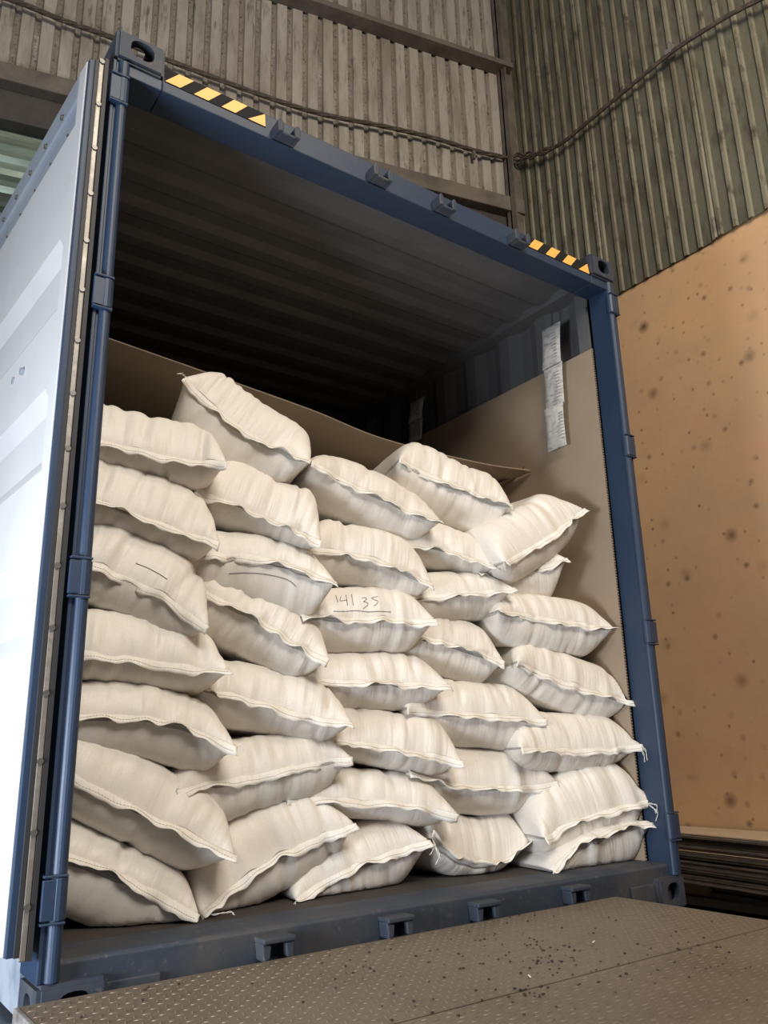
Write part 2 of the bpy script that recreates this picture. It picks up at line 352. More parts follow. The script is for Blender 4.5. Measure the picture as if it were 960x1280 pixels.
# hazard tapes on the header
hy = lambda z: .010+(z-2.735)*.108-.0022
def flat(bm, pts, t=.0008, fwd=0):
    vs = [bm.verts.new((x, hy(z)-fwd, z)) for x, z in pts]; vb = [bm.verts.new((x, hy(z)-fwd+t, z)) for x, z in pts]
    bm.faces.new(vs); n = len(vs)
    for i in range(n): bm.faces.new((vs[i], vb[i], vb[(i+1) % n], vs[(i+1) % n]))
    bmesh.ops.recalc_face_normals(bm, faces=bm.faces)
for (xa, xb) in ((.168, .545), (1.86, 2.272)):
    bm = bmesh.new(); flat(bm, [(xa, 2.779), (xb, 2.779), (xb, 2.842), (xa, 2.842)])
    tp = link('hazard_tape', bm, M['tape_black'], ct)
    pit = (xb-xa)/3.72
    for k in range(4):
        x = xa+.002+k*pit; w2 = pit*.52; sl = pit*.48
        q = [(x, 2.781), (x+w2, 2.781), (x+w2+sl, 2.840), (x+sl, 2.840)]
        if k == 3: q = [(x, 2.781), (xb-.002, 2.781), (xb-.002, 2.840)]
        bm = bmesh.new(); flat(bm, q, fwd=.0012); link('yellow_stripe', bm, M['tape_yellow'], tp)
# cam keepers on header and sill
for px, py, top in ((355, 170, 1), (472, 218, 1), (552, 255, 1), (645, 297, 1), (345, 1182, 0), (497, 1157, 0), (607, 1140, 0), (722, 1122, 0)):
    p = at(px, py, 1, 0.0); x = p[0]; z = 2.768 if top else .135
    bm = bmesh.new(); yb = .012 if top else .03
    if top:
        box(bm, (x-.045, yb-.010, z-.022), (x+.045, yb+.004, z+.016))
        for s_ in (-1, 1):
            prism(bm, [(x+s_*.045, z-.028), (x+s_*.024, z-.026), (x+s_*.020, z+.006), (x+s_*.028, z+.024), (x+s_*.040, z+.026), (x+s_*.047, z+.010)], 1, yb-.055, yb)
        box(bm, (x-.03, yb-.050, z-.030), (x+.03, yb-.004, z-.018))
    else:
        box(bm, (x-.05, yb-.055, z-.006), (x+.05, yb+.004, z+.008))
        for s_ in (-1, 1): prism(bm, [(x+s_*.045, z-.05), (x+s_*.026, z-.045), (x+s_*.022, z-.01), (x+s_*.050, z-.004)], 1, yb-.048, yb)
    link('cam_keeper', bm, M['blue_worn'], ct, bevel=.004)
# sill, floor, walls, roof, front
bm = bmesh.new(); prism(bm, [(.030, .0), (.030, FZ-.012), (.040, FZ-.003), (.19, FZ), (.19, 0)], 0, .05, W_-.05)
link('door_sill', bm, M['blue_worn'], ct, bevel=.003)
for a, b in (((.162, .016, .0), (.30, .03, .10)), ((W_-.30, .016, .0), (W_-.162, .03, .10))):
    bm = bmesh.new(); box(bm, a, b); link('sill_plate', bm, M['blue_worn'], ct, bevel=.003)
bm = bmesh.new(); box(bm, (.05, .19, .10), (W_-.05, L_-.05, FZ-.002)); link('floor_panel', bm, M['plywood'], ct)
for nm, x in (('side_wall', .034), ('side_wall', W_-.034)):
    s_ = 1 if x < 1 else -1
    b2 = corr_sheet(.15, L_-.12, FZ-.01, 2.80, .278, .034, .072, .068, lambda a, o, z: (x-s_*.03+s_*o, a, z))
    o = link(nm, b2, [M['inner_grey'], M['inner_grey']], ct); sm = o.modifiers.new('t', 'SOLIDIFY'); sm.thickness = .003; sm.offset = 0
b2 = corr_sheet(.13, L_-.05, 0, 1, .21, .022, .06, .04, lambda a, o, z: (.03+z*(W_-.06), a, 2.845-o))
o = link('roof_panel', b2, [M['inner_grey'], M['inner_grey']], ct); sm = o.modifiers.new('t', 'SOLIDIFY'); sm.thickness = .003; sm.offset = 0
b2 = corr_sheet(.06, W_-.06, FZ-.01, 2.84, .25, .04, .06, .06, lambda a, o, z: (a, L_-.07+o, z))
link('end_wall', b2, [M['inner_grey'], M['inner_grey']], ct)
for x0, x1 in ((0, .10), (W_-.10, W_)):
    bm = bmesh.new(); box(bm, (x0, .17, 2.80), (x1, L_-.17, 2.86)); link('top_rail', bm, M['inner_grey'], ct)
    bm = bmesh.new(); box(bm, (max(x0, 0), .17, .02), (x1, L_-.17, .155)); link('bottom_rail', bm, M['side_lit'] if x0 == 0 else M['blue'], ct)
# doors folded back along the sides
def door(side):
    hx, hy_ = (-.018, .012) if side < 0 else (.004, .06); Lw = 1.16; ang = math.radians(3.6) if side < 0 else math.radians(1.5)
    def D(u, t, z):   # u along the door from the hinge, t outwards (inner face), z height
        a = ang; x = hx-t*math.cos(a)-u*math.sin(a); y = hy_+u*math.cos(a)-t*math.sin(a)
        return (x if side < 0 else W_-x, y, z)
    def dbox(bm, lo, hi):
        v = box(bm, lo, hi)
        for q in v: q.co = D(*q.co)
        bmesh.ops.recalc_face_normals(bm, faces=bm.faces)
    Z0, Z1 = .185, 2.735; TH = .056
    bm = bmesh.new()
    dbox(bm, (0, .006, Z0), (.022, TH, Z1)); leaf = link('door_leaf', bm, M['blue'], ct, bevel=.002)
    tag(leaf, 'left door leaf folded back, white inner face' if side < 0 else 'right door leaf folded back, edge only in view')
    # inner skin with horizontal corrugation
    bm = bmesh.new(); zs = [(Z0, 0)]
    for zc in (.52, 1.02, 1.52, 2.02):
        zs += [(zc-.13, 0), (zc-.07, .028), (zc+.07, .028), (zc+.13, 0)]
    zs += [(2.545, 0)]
    prev = None
    for z, d in zs:
        row = [bm.verts.new(D(u, TH-.002-(d if 0 < i < 3 else 0), z)) for i, u in enumerate((.075, .13, Lw-.12, Lw))]
        if prev:
            for i in range(3): bm.faces.new((prev[i], prev[i+1], row[i+1], row[i]))
        prev = row
    bmesh.ops.recalc_face_normals(bm, faces=bm.faces)
    o = link('inner_panel', bm, M['door_white'], leaf)
    sm = o.modifiers.new('t', 'SOLIDIFY'); sm.thickness = .004; sm.offset = 0
    bm = bmesh.new(); dbox(bm, (.018, .010, Z0), (.080, TH+.004, Z1)); dbox(bm, (Lw-.05, .01, Z0), (Lw, TH+.004, Z1)); dbox(bm, (.08, .01, Z0), (Lw-.05, TH+.003, Z0+.08))
    link('stile', bm, M['door_white'], leaf, bevel=.003)
    bm = bmesh.new(); dbox(bm, (.080, .010, 2.64), (Lw, TH+.004, Z1)); link('top_rail', bm, M['door_grey'], leaf, bevel=.006)
    bm = bmesh.new(); dbox(bm, (.080, .010, 2.545), (Lw, TH-.012, 2.638)); link('gasket_rail', bm, M['door_grey'], leaf, bevel=.004)
    bm = bmesh.new(); dbox(bm, (.02, 0, Z0), (Lw, .010, Z1)); link('outer_skin', bm, M['blue'], leaf)
    # hinge edge: dark rubber lip and bright screwed strip
    bm = bmesh.new(); dbox(bm, (-.010, .000, Z0-.01), (.0, .012, Z1+.02)); dbox(bm, (-.008, .030, Z0), (.0, .040, Z1)); link('gasket_lip', bm, M['rubber'], leaf)
    bm = bmesh.new(); dbox(bm, (-.008, .013, Z0-.01), (-.001, .029, Z1+.015)); 
    if side < 0: link('gasket_strip', bm, M['gasket'], leaf, bevel=.003)
    else: bm.free()
    for k in range(16 if side < 0 else 0):
        z = Z1+.0-k*.163
        bm = bmesh.new(); c = D(-.009, .021, z); cyl(bm, c, 1, .008, .007, 10); link('screw', bm, M['screw'], leaf)
    for k in range(6):
        bm = bmesh.new(); c = D(.22+k*.17, TH+.006, 2.66); cyl(bm, c, 0, .009, .012, 10); link('screw', bm, M['screw'], leaf)
        bm = bmesh.new(); c = D(.16+k*.17, TH-.002, 2.552); cyl(bm, c, 0, .005, .01, 8); link('screw', bm, M['screw'], leaf)
    for (px, py) in ((31, 465), (21, 477)):
        p = at(px, py, 0, -.095); bm = bmesh.new()
        cyl(bm, (p[0] if side < 0 else W_-p[0], p[1], p[2]), 0, .012, .03, 10); link('door_knob', bm, M['door_grey'], leaf)
door(-1); door(1)
# loose cargo lining and desiccant
o = None
bm = bmesh.new(); n = 60
yA, yB, zA, zB = .122, 2.3, FZ, 2.462
box(bm, (2.366, yA, zA), (2.3735, yB, zB)); cb = link('cardboard_sheet', bm, M['card'], None, (2.37, yA, zA))
tag(cb, 'tall brown cardboard sheet standing against the inner right wall', 'cardboard', 'cardboard lining sheets')
bm = bmesh.new(); z = zA+.003
while z < zB-.006:                                            # open flutes of the cut edge
    box(bm, (2.3665, yA-.004, z), (2.373, yA, z+.006)); z += .0125
e = link('fluted_edge', bm, M['card_edge'], cb); e['kind'] = 'stuff'
for k, (xa, ya) in enumerate(((2.376, .17),)):
    bm = bmesh.new(); box(bm, (2.375, .14, .3), (2.392, .20, 2.70)); link('lashing_bar', bm, M['inner_grey'], ct)
# sheet across behind the sacks
edge = spline([at(a_, b_, 1, c_) for a_, b_, c_ in ((112, 412, .86), (133, 421, .85), (250, 462, .83), (390, 512, .81), (480, 548, .78), (600, 578, .66), (668, 588, .56))], 8)
bm = bmesh.new(); rows = []
for p in edge:
    rows.append([bm.verts.new((max(.07, min(2.355, p[0])), p[1]+.25*k, p[2]-.012*k*k+.010*math.sin(k*1.7+p[0]*2)*(k > 0))) for k in range(7)])
for A_, B_ in zip(rows, rows[1:]):
    for k in range(6): bm.faces.new((A_[k], B_[k], B_[k+1], A_[k+1]))
o = link('cardboard_sheet', bm, M['card'], None, (1.2, 1.2, 2.0), smooth=True)
sm = o.modifiers.new('t', 'SOLIDIFY'); sm.thickness = .006
tag(o, 'wide brown cardboard sheet lying above the cargo behind the top sacks', 'cardboard', 'cardboard lining sheets')
bm = bmesh.new(); e1 = [at(619, 606, 1, .74), at(650, 596, 1, .68), at(677, 588, 1, .62)]
rows = [[bm.verts.new((min(p[0], 2.36), p[1]+.2*k, p[2]-.04*k)) for k in range(4)] for p in e1]
for A_, B_ in zip(rows, rows[1:]):
    for k in range(3): bm.faces.new((A_[k], B_[k], B_[k+1], A_[k+1]))
o = link('cardboard_flap', bm, M['card'], None, tuple(e1[1])); sm = o.modifiers.new('t', 'SOLIDIFY'); sm.thickness = .005
tag(o, 'small dark cardboard flap bent down under the right end of the wide sheet', 'cardboard', 'cardboard lining sheets')

def desiccant(px0, py0, px1, py1, x, wy, nseg, label, slant=0):
    a = at(px0, py0, 0, x); b = at(px1, py1, 0, x)
    t = empty('desiccant_strip', tuple(b)); tag(t, label, 'desiccant', 'hanging desiccant strips')
    H = (a[2]-b[2])
    for s_ in range(nseg):
        bm = bmesh.new(); z0 = a[2]-H*s_/nseg+.002; z1 = a[2]-H*(s_+1)/nseg-.002; nu, nv = 8, 12; G = []
        for sgn in (1, -1):
            g = []
            for i in range(nu+1):
                r_ = []
                for j in range(nv+1):
                    u, v = i/nu*2-1, j/nv*2-1
                    th = .0015+.016*((1-min(1, abs(u)/.9)**4)*(1-v**4))**.6+.003*math.sin(9*u+7*v+s_*2)*(1-u*u)*(1-v*v)
                    yy = a[1]+(b[1]-a[1])*((s_+(1-v)/2)/nseg)+u*wy/2*(1-.06*(1-v*v))
                    r_.append(bm.verts.new((x+sgn*th+.006*math.sin(s_*1.7+v), yy, z1+(z0-z1)*(v+1)/2+slant*u*(.03 if s_ == 0 and v > .9 else .0))))
                g.append(r_)
            for i in range(nu):
                for j in range(nv): bm.faces.new((g[i][j], g[i+1][j], g[i+1][j+1], g[i][j+1]))
            G.append(g)
        bmesh.ops.remove_doubles(bm, verts=bm.verts[:], dist=.0004)
        bmesh.ops.recalc_face_normals(bm, faces=bm.faces)
        pc = link('pouch', bm, M['pouch'], t, smooth=True)
        bm = bmesh.new()                                       # faint printed lines
        for k in range(9):
            zz = z1+(z0-z1)*(.15+.075*k); l = wy*random.uniform(.2, .36)
            box(bm, (x-.0195, a[1]-wy*.33, zz), (x-.017, a[1]-wy*.33+l, zz+.0025))
        if s_ < 3: link('print', bm, M['door_grey'], pc)
    bm = bmesh.new(); tube(bm, [(x+.02, a[1], a[2]+.09), (x+.015, a[1], a[2]+.02), (x, a[1], a[2]-.01)], .003, 6); link('hook', bm, M['screw'], t)
desiccant(688, 408, 696, 560, 2.325, .125, 3, 'long silvery printed desiccant strip hanging on the right wall near the opening')
desiccant(521, 500, 518, 552, 2.33, .14, 2, 'dim desiccant strip hanging deeper inside on the right wall')

# ------------------------------------------------------------------ trailer bits at lower left
ch = empty('trailer_chassis', (0, 1, ZF)); tag(ch, 'grey steel trailer frame under the left bottom edge of the container', 'trailer')
bm = bmesh.new(); box(bm, (-.06, .22, -.26), (.05, 5.9, -.002)); link('side_beam', bm, M['chassis'], ch, bevel=.006)
bm = bmesh.new(); box(bm, (2.38, .22, -.26), (2.48, 5.9, -.002)); link('side_beam', bm, M['chassis'], ch, bevel=.006)
for yy in (.4, 3, 5.6):
    bm = bmesh.new(); box(bm, (.05, yy, -.24), (2.38, yy+.1, -.004)); link('cross_beam', bm, M['chassis'], ch)
    for xx in (.0, 2.4):
        bm = bmesh.new(); box(bm, (xx-.04, yy, ZF), (xx+.04, yy+.2, -.26)); link('foot', bm, M['chassis'], ch)

# ------------------------------------------------------------------ loading platform
PZ = .092; PX0, PX1 = -.045, 1.972
lp = empty('loading_platform', (1, -1.5, ZF)); tag(lp, 'worn checker plate loading platform in front of the container', 'platform')
def plate(name, y0, y1, mode):
    bm = bmesh.new(); box(bm, (PX0, y0, PZ-.012), (PX1, y1, PZ)); pl = link(name, bm, M['plate'], lp)
    bm = bmesh.new(); p = .027 if mode == 0 else .030; i = 0; x = PX0+.015
    while x < PX1-.012:
        j = 0; y = y0+.015
        while y < y1-.01 and y > -2.3 or y < -2.3:
            if y >= y1-.01: break
            if y > -1.6:
                if mode == 0: a = (0 if (i+j) % 2 else 1.25)
                else: a = .30 if (i+j) % 2 else -.10
                l, h, w2 = (.0105 if mode == 0 else .0125), .0016, .0022
                ca, sa = math.cos(a), math.sin(a)
                cx = x+(p*.5 if (mode and j % 2) else 0)
                def V(u, v, z): return bm.verts.new((cx+u*ca-v*sa, y+u*sa+v*ca, PZ+z))
                q = [V(-l, 0, .0001), V(0, -w2, .0001), V(l, 0, .0001), V(0, w2, .0001)]; r1, r2 = V(-l*.55, 0, h), V(l*.55, 0, h)
                bm.faces.new((q[0], q[1], r1)); bm.faces.new((q[1], r2, r1)); bm.faces.new((q[1], q[2], r2))
                bm.faces.new((q[2], q[3], r2)); bm.faces.new((q[3], r1, r2)); bm.faces.new((q[3], q[0], r1))
            y += p*(1 if mode == 0 else .62); j += 1
        x += p*(1 if mode == 0 else 1.15); i += 1
    t = link('tread_pattern', bm, M['tread'], pl); t['kind'] = 'stuff'
    return pl
plate('lip_plate', -.665, -.030, 0); plate('deck_plate', -4.2, -.672, 1)
bm = bmesh.new(); cyl(bm, ((PX0+PX1)/2, -.669, PZ-.012), 0, .010, PX1-PX0-.02, 10); link('hinge_rod', bm, M['rubber'], lp)
for xa, xb in ((PX0-.012, PX0), (PX1, PX1+.012)):
    bm = bmesh.new(); box(bm, (xa, -4.2, PZ-.16), (xb, -.032, PZ+.001)); link('side_skirt', bm, M['plate_edge'] if xa < 1 else M['plate'], lp, bevel=.003)
bm = bmesh.new(); box(bm, (PX0+.08, -4.1, ZF), (PX1-.08, -.3, PZ-.013)); link('platform_frame', bm, M['chassis'], lp)
# seeds and scraps
bm = bmesh.new(); cl = [(676, 1182, 9), (690, 1200, 14), (660, 1240, 12), (740, 1180, 40), (620, 1170, 30), (860, 1190, 35), (750, 1225, 30), (560, 1200, 30), (420, 1210, 40), (650, 1200, 26)]
made = 0
while made < 230:
    if random.random() < .35: px, py = random.uniform(100, 960), random.uniform(1130, 1275)
    else:
        a_, b_, r_ = random.choice(cl); px, py = random.gauss(a_, r_*1.3), random.gauss(b_, r_*.55)
    p = at(px, py, 2, PZ+.002)
    if not (PX0+.02 < p[0] < PX1-.02 and -1.5 < p[1] < -.04): continue
    r = random.uniform(.0017, .0042)*(1 if p[1] > -.8 else .8)
    mt = Matrix.Translation(p) @ Matrix.Rotation(random.random()*6, 4, 'Z') @ Matrix.Diagonal((r*1.25, r, r*.6, 1))
    bmesh.ops.create_icosphere(bm, subdivisions=1, radius=1, matrix=mt); made += 1
o = link('scattered_seeds', bm, M['debris'], None, (1, -.3, PZ)); tag(o, 'dark seeds and crumbs scattered over the checker plate', 'debris', kind='stuff')
for (px, py, a_, lab) in ((742, 1178, .5, 'small white scrap on the checker plate, right of the seed cluster'), (662, 1221, 1.0, 'tiny white scrap lying among the seeds near the plate hinge')):
    p = at(px, py, 2, PZ+.003); bm = bmesh.new()
    v = box(bm, (-.011, -.0016, -.001), (.011, .0016, .0002))
    for q in v: q.co.z += .003*abs(q.co.x)/.014; q.co = Matrix.Translation(p) @ Matrix.Rotation(a_, 4, 'Z') @ q.co
    o = link('paper_scrap', bm, M['paper'], None, tuple(p)); tag(o, lab, 'scrap')

# ------------------------------------------------------------------ stacked cardboard by the right wall
def bundle(x0, y0, y1, z0, z1, label, n, m='card_dark', jit=.012, x1=WX-.03, fan=0):
    bm = bmesh.new(); h = (z1-z0)/n
    a = math.radians(7.0); 
    for k in range(n):
        dx, dy = random.uniform(-jit, jit), random.uniform(-jit, jit)
        v = box(bm, (x0+dx, y0+dy, z0+k*h), (x1, y1+dy, z0+(k+.82)*h))
        for q in v:
            if q.co.x < x0+.2: q.co.x += (q.co.y-y1)*math.tan(a)
    o = link('cardboard_bundle', bm, M[m], None, ((x0+x1)/2, (y0+y1)/2, z0)); tag(o, label, 'cardboard', 'flat cardboard bundles stacked by the right wall'); return o
bm = bmesh.new(); box(bm, (3.68, -1.2, ZF+.06), (3.97, 1.9, -.198)); pal = link('wooden_pallet', bm, M['beam'], None, (3.7, 0, ZF)); tag(pal, 'low dark pallet under the cardboard stack by the right wall', 'pallet')
for yy in (-1.15, 0, 1.35):
    bm = bmesh.new(); box(bm, (3.69, yy, ZF), (3.96, yy+.1, ZF+.06)); link('skid', bm, M['beam'], pal)
bundle(3.70, -1.2, .76, -.197, -.113, 'lowest short dark bundle of flat cardboard beside the right wall', 7)
bm = bmesh.new(); box(bm, (3.74, .78, -.197), (3.95, 1.6, -.114)); o = link('cardboard_box', bm, M['card_light'], None, (3.6, 1.0, -.15)); tag(o, 'pale tan cardboard block under the far end of the dark bundles', 'cardboard')
bundle(3.70, -1.2, 1.75, -.112, -.038, 'dark bundle of flat cardboard resting on the lowest one', 7)
bundle(3.70, -1.2, 1.75, -.035, .050, 'middle dark bundle, third up in the cardboard stack', 7)
bundle(3.71, -1.2, 1.75, .053, .130, 'uppermost dark bundle of flat cardboard under the pale top sheet', 6)
for zz, lb in ((-.0375, 'second'), (.0505, 'third')):
    bm = bmesh.new(); box(bm, (3.69, -1.2, zz), (WX-.03, 1.7, zz+.002))
    for q in bm.verts:
        if q.co.x < 3.9: q.co.x += (q.co.y-1.75)*.122
    o = link('cardboard_sheet', bm, M['card_light'], None, (3.7, 0, zz)); tag(o, 'thin pale sheet sticking out on top of the %s bundle by the right wall' % lb, 'cardboard')
bm = bmesh.new(); v = box(bm, (3.74, -1.2, .131), (WX-.03, 1.3, .137)); 
for q in v:
    if q.co.x < 3.9: q.co.x += (q.co.y-1.75)*.122
o = link('cardboard_sheet', bm, M['card_light'], None, (3.8, 0, .131)); tag(o, 'pale cardboard sheet lying on top of the dark bundles by the right wall', 'cardboard')

# ------------------------------------------------------------------ sacks: cloth shells inflated here, then set in the pile
def inflate(seed, W=.60, L=.86, HZ=.085, nu=76, nv=76, iters=240):
    r = np.random.default_rng(seed); u = np.linspace(-1, 1, nu+1)[:, None]; v = np.linspace(-1, 1, nv+1)[None, :]
    th = ((1-u**2).clip(0)*(1-v**2).clip(0))**.5; P = np.zeros((2, nu+1, nv+1, 3))
    for s_, sg in ((0, 1), (1, -1)):
        P[s_, :, :, 0] = u*W/2*(.86+.12*(v**2)); P[s_, :, :, 1] = (v+1)*L/2*.93; P[s_, :, :, 2] = sg*HZ*1.2*th
    P += r.normal(0, .002, P.shape); V = np.zeros_like(P)
    du, dv = W/nu, L/nv; dd = math.hypot(du, dv)
    sag = r.uniform(-1, 1, 6)
    def con(A, B, d, k, kc):
        e = B-A; l = np.sqrt((e*e).sum(-1, keepdims=True))+1e-9
        s = (l-d)/l; s = np.where(s > 0, s*k, s*kc)*.5; c = e*s; A += c; B -= c
    for it in range(iters):
        gx = np.zeros_like(P); gy = np.zeros_like(P)
        gx[:, 1:-1] = P[:, 2:]-P[:, :-2]; gx[:, 0] = P[:, 1]-P[:, 0]; gx[:, -1] = P[:, -1]-P[:, -2]
        gy[:, :, 1:-1] = P[:, :, 2:]-P[:, :, :-2]; gy[:, :, 0] = P[:, :, 1]-P[:, :, 0]; gy[:, :, -1] = P[:, :, -1]-P[:, :, -2]
        n = np.cross(gx, gy); n[1] *= -1; n /= (np.linalg.norm(n, axis=-1, keepdims=True)+1e-9)
        pres = .0007; Q = P.copy(); P = P+V*.90+n*pres
        for _ in range(3):
            for a in (0, 1):
                con(P[:, a:-1:2], P[:, a+1::2], du, 1, .9)
                con(P[:, :, a:-1:2], P[:, :, a+1::2], dv, 1, .9)
            for a in (0, 1):
                con(P[:, a:-1:2, :-1], P[:, a+1::2, 1:], dd, .35, .12)
                con(P[:, a:-1:2, 1:], P[:, a+1::2, :-1], dd, .35, .12)
            for a in (0, 1, 2, 3):
                if P[:, a:-2:4].shape[1] == P[:, a+2::4].shape[1]: con(P[:, a:-2:4], P[:, a+2::4], 2*du, .12, .05)
                if P[:, :, a:-2:4].shape[2] == P[:, :, a+2::4].shape[2]: con(P[:, :, a:-2:4], P[:, :, a+2::4], 2*dv, .12, .05)
            for sl in ((slice(0, 1), slice(None)), (slice(-1, None), slice(None)), (slice(None), slice(0, 1)), (slice(None), slice(-1, None))):
                m = (P[0][sl]+P[1][sl])/2; P[0][sl] = m; P[1][sl] = m
        P[..., 2] = np.where(np.abs(P[..., 2]) > HZ, np.sign(P[..., 2])*(HZ+(np.abs(P[..., 2])-HZ)*.4), P[..., 2])
        P[:, :, 0, 2] *= .93; P[:, :, -1, 2] *= .93
        V = P-Q
    P[..., 0] -= (P[0, 0, 0, 0]+P[0, -1, 0, 0])/2; P[..., 1] -= (P[0, 0, 0, 1]+P[0, -1, 0, 1])/2
    return P
SHELLS = [inflate(k, HZ=.080+.008*(k % 3)) for k in range(6)]
NU, NV = SHELLS[0].shape[1]-1, SHELLS[0].shape[2]-1
def grid_faces():
    F = []; nt = (NU+1)*(NV+1)
    idt = lambda i, j: i*(NV+1)+j
    def idb(i, j): return idt(i, j) if i in (0, NU) or j in (0, NV) else nt+(i-1)*(NV-1)+(j-1)
    for i in range(NU):
        for j in range(NV):
            F.append((idt(i, j), idt(i+1, j), idt(i+1, j+1), idt(i, j+1)))
            F.append((idb(i, j), idb(i, j+1), idb(i+1, j+1), idb(i+1, j)))
    return F
GF = grid_faces()
_u, _v = np.meshgrid(np.linspace(0, 1, NU+1), np.linspace(0, 1, NV+1), indexing='ij'); _a = np.stack([_u, _v], -1)
UVS = np.concatenate([_a.reshape(-1, 2), (_a[1:-1, 1:-1]+np.array([3.3, 0])).reshape(-1, 2)])
SACKS = []; BODY = {}
def sack(key, Lp, Rp, mid, top, bot, label, fold=.7, fl=.026, seed=None, threads=(), depth=1.0, cut=(0, 1)):
    k = len(SACKS) if seed is None else seed; P = SHELLS[k % 6].copy()
    if (k//6) % 2: P = P[:, ::-1].copy(); P[..., 0] *= -1
    T0 = at(Lp[0], Lp[1], 1, Lp[2]); T1 = at(Rp[0], Rp[1], 1, Rp[2]); Mc = (T0+T1)/2; d = np.linalg.norm(T1-T0)
    X = (T1-T0)/d; Yd = np.array([-X[1], X[0], 0]); Yd /= np.linalg.norm(Yd); Z = np.cross(X, Yd)
    xt = abs(P[0, -1, 0, 0]); ym = (Lp[2]+Rp[2])/2
    def rel(p, y):
        q = at(p[0], p[1], 1, y)-Mc; return (q@X)/(d/2), q@Z
    xm, zm = rel(mid, ym); sag = zm/max(.35, 1-xm*xm)
    xa, za = rel(top, ym+.13); xb, zb = rel(bot, ym+.12)
    ft = max(.5, (1-min(xa*xa, .9))**.5); fb = max(.5, (1-min(xb*xb, .9))**.5)
    tt = max(.02, (za-sag*(1-min(xa*xa, 1)))/ft); tb = max(.02, -(zb-sag*(1-min(xb*xb, 1)))/fb)
    zmax = np.abs(P[..., 2]).max()
    rc = np.random.default_rng(500+len(SACKS)); U = np.linspace(-1, 1, NU+1)[:, None]; Vv = np.maximum(P[0, NU//2:NU//2+1, :, 1]-P[0, NU//2, 0, 1], 0)
    edgef = ((1-U**6).clip(0)*(1-np.exp(-Vv/.012)))
    for s_, sg in ((0, 1), (1, -1)):
        D_ = np.zeros((NU+1, NV+1))
        for _ in range(22 if key[0] in 'AB' else 16):                                    # pleats drawn in by the seam
            u0, sl, am, wd, ln = rc.uniform(-.92, .92), rc.uniform(-1.2, 1.2), rc.uniform(-.0065, .003)*(1.5 if key[0] in 'AB' else 1), rc.uniform(.025, .06), rc.uniform(.03, .12)
            D_ += am*np.exp(-((U-u0-sl*Vv)/wd)**2)*np.exp(-Vv/ln)
        for _ in range(rc.integers(1, 3)):                     # longer pinched folds
            u0, sl, am, wd, ln = rc.uniform(-.7, .7), rc.uniform(-1.5, 1.5), rc.uniform(-.009, -.004), rc.uniform(.04, .08), rc.uniform(.06, .20)
            D_ += am*np.exp(-((U-u0-sl*Vv)/wd)**2)*np.exp(-Vv/ln)
        for _ in range(5):
            u0, v0, am, r0 = rc.uniform(-.8, .8), rc.uniform(.05, .6), rc.uniform(-.009, .009), rc.uniform(.25, .5)
            D_ += am*np.exp(-((U-u0)/r0)**2-((Vv-v0)/.14)**2)
        P[s_, :, :, 2] += sg*D_*edgef; P[s_, :, :, 1] -= D_*edgef*np.exp(-Vv/.08)*.6
    kz_ = np.zeros(NU+1); ky_ = np.zeros(NU+1); U1 = np.linspace(-1, 1, NU+1)
    for _ in range(7):                                         # the seam line is uneven, with kinks
        u0, wd = rc.uniform(-.85, .85), rc.uniform(.035, .16); kz_ += rc.uniform(-.0065, .0065)*np.exp(-((U1-u0)/wd)**2); ky_ += rc.uniform(-.010, .007)*np.exp(-((U1-u0)/wd)**2)
    dec = np.exp(-Vv/.035)*(1-U1**8)[:, None]
    P[..., 2] += kz_[:, None]*dec; P[..., 1] += ky_[:, None]*dec
    # sewn hem: a strip that leaves the end seam and turns up or down
    S = P[0, :, 0]; inner = (P[0, :, 3]+P[1, :, 3])/2; Dn = S-inner; Dn[:, 2] *= .3
    for _ in range(4): Dn[1:-1] = (Dn[:-2]+Dn[1:-1]*2+Dn[2:])/4
    Dn /= np.linalg.norm(Dn, axis=1, keepdims=True)
    rr = np.random.default_rng(100+k); uu = np.linspace(0, 1, NU+1); ph = rr.uniform(0, 6, 4)
    fo = fold+.38*np.sin(uu*5+ph[0])+.30*np.sin(uu*14+ph[1])+.20*np.sin(uu*37+ph[2])
    wdt = 1+.12*np.sin(uu*9+ph[2])+.10*np.sin(uu*23+ph[0])
    rows = []
    for t in (0, .12, .5, .62, 1.0):
        q = S + Dn*(wdt*fl*t*np.cos(fo*min(1, t*2.5)))[:, None]
        q[:, 2] += wdt*fl*t*np.sin(fo*min(1, t*2.5)) + (.0018*np.sin(uu*70+ph[3]) if t == 1.0 else 0)
        if t == .5: q[:, 1] += .0012
        rows.append(q)
    FL = np.stack(rows, 1)
    def warp(A):
        x, y, z = A[..., 0]/xt, A[..., 1], A[..., 2]
        kk = np.where(z > 0, 1.02*tt/zmax, 1.08*tb/zmax)
        near = np.clip((np.abs(y)-.0)/.02, 0, 1)
        kk = kk*near+(1-near)*1.0
        o = Mc+(x*d/2)[..., None]*X+(y*depth)[..., None]*Yd+(z*kk+sag*(1-np.clip(x*x, 0, 1.2)))[..., None]*Z
        return o
    def warpF(A):
        x, y, z = A[..., 0]/xt, A[..., 1], A[..., 2]
        return Mc+(x*d/2)[..., None]*X+(y*depth)[..., None]*Yd+(z+sag*(1-np.clip(x*x, 0, 1.2)))[..., None]*Z
    WP = warp(P); WF = warpF(FL)
    for A_ in (WP, WF):                                        # pressed flat against wall, cardboard and floor
        A_[..., 0] = np.where(A_[..., 0] < .075, .075-.01*(1-np.exp((A_[..., 0]-.075)/.05)), A_[..., 0])
        A_[..., 0] = np.where((A_[..., 0] > 2.360) & (A_[..., 1] > .115), 2.360, A_[..., 0])
        A_[..., 2] = np.maximum(A_[..., 2], FZ+.002)
    vs = np.concatenate([WP[0].reshape(-1, 3), WP[1, 1:-1, 1:-1].reshape(-1, 3)])
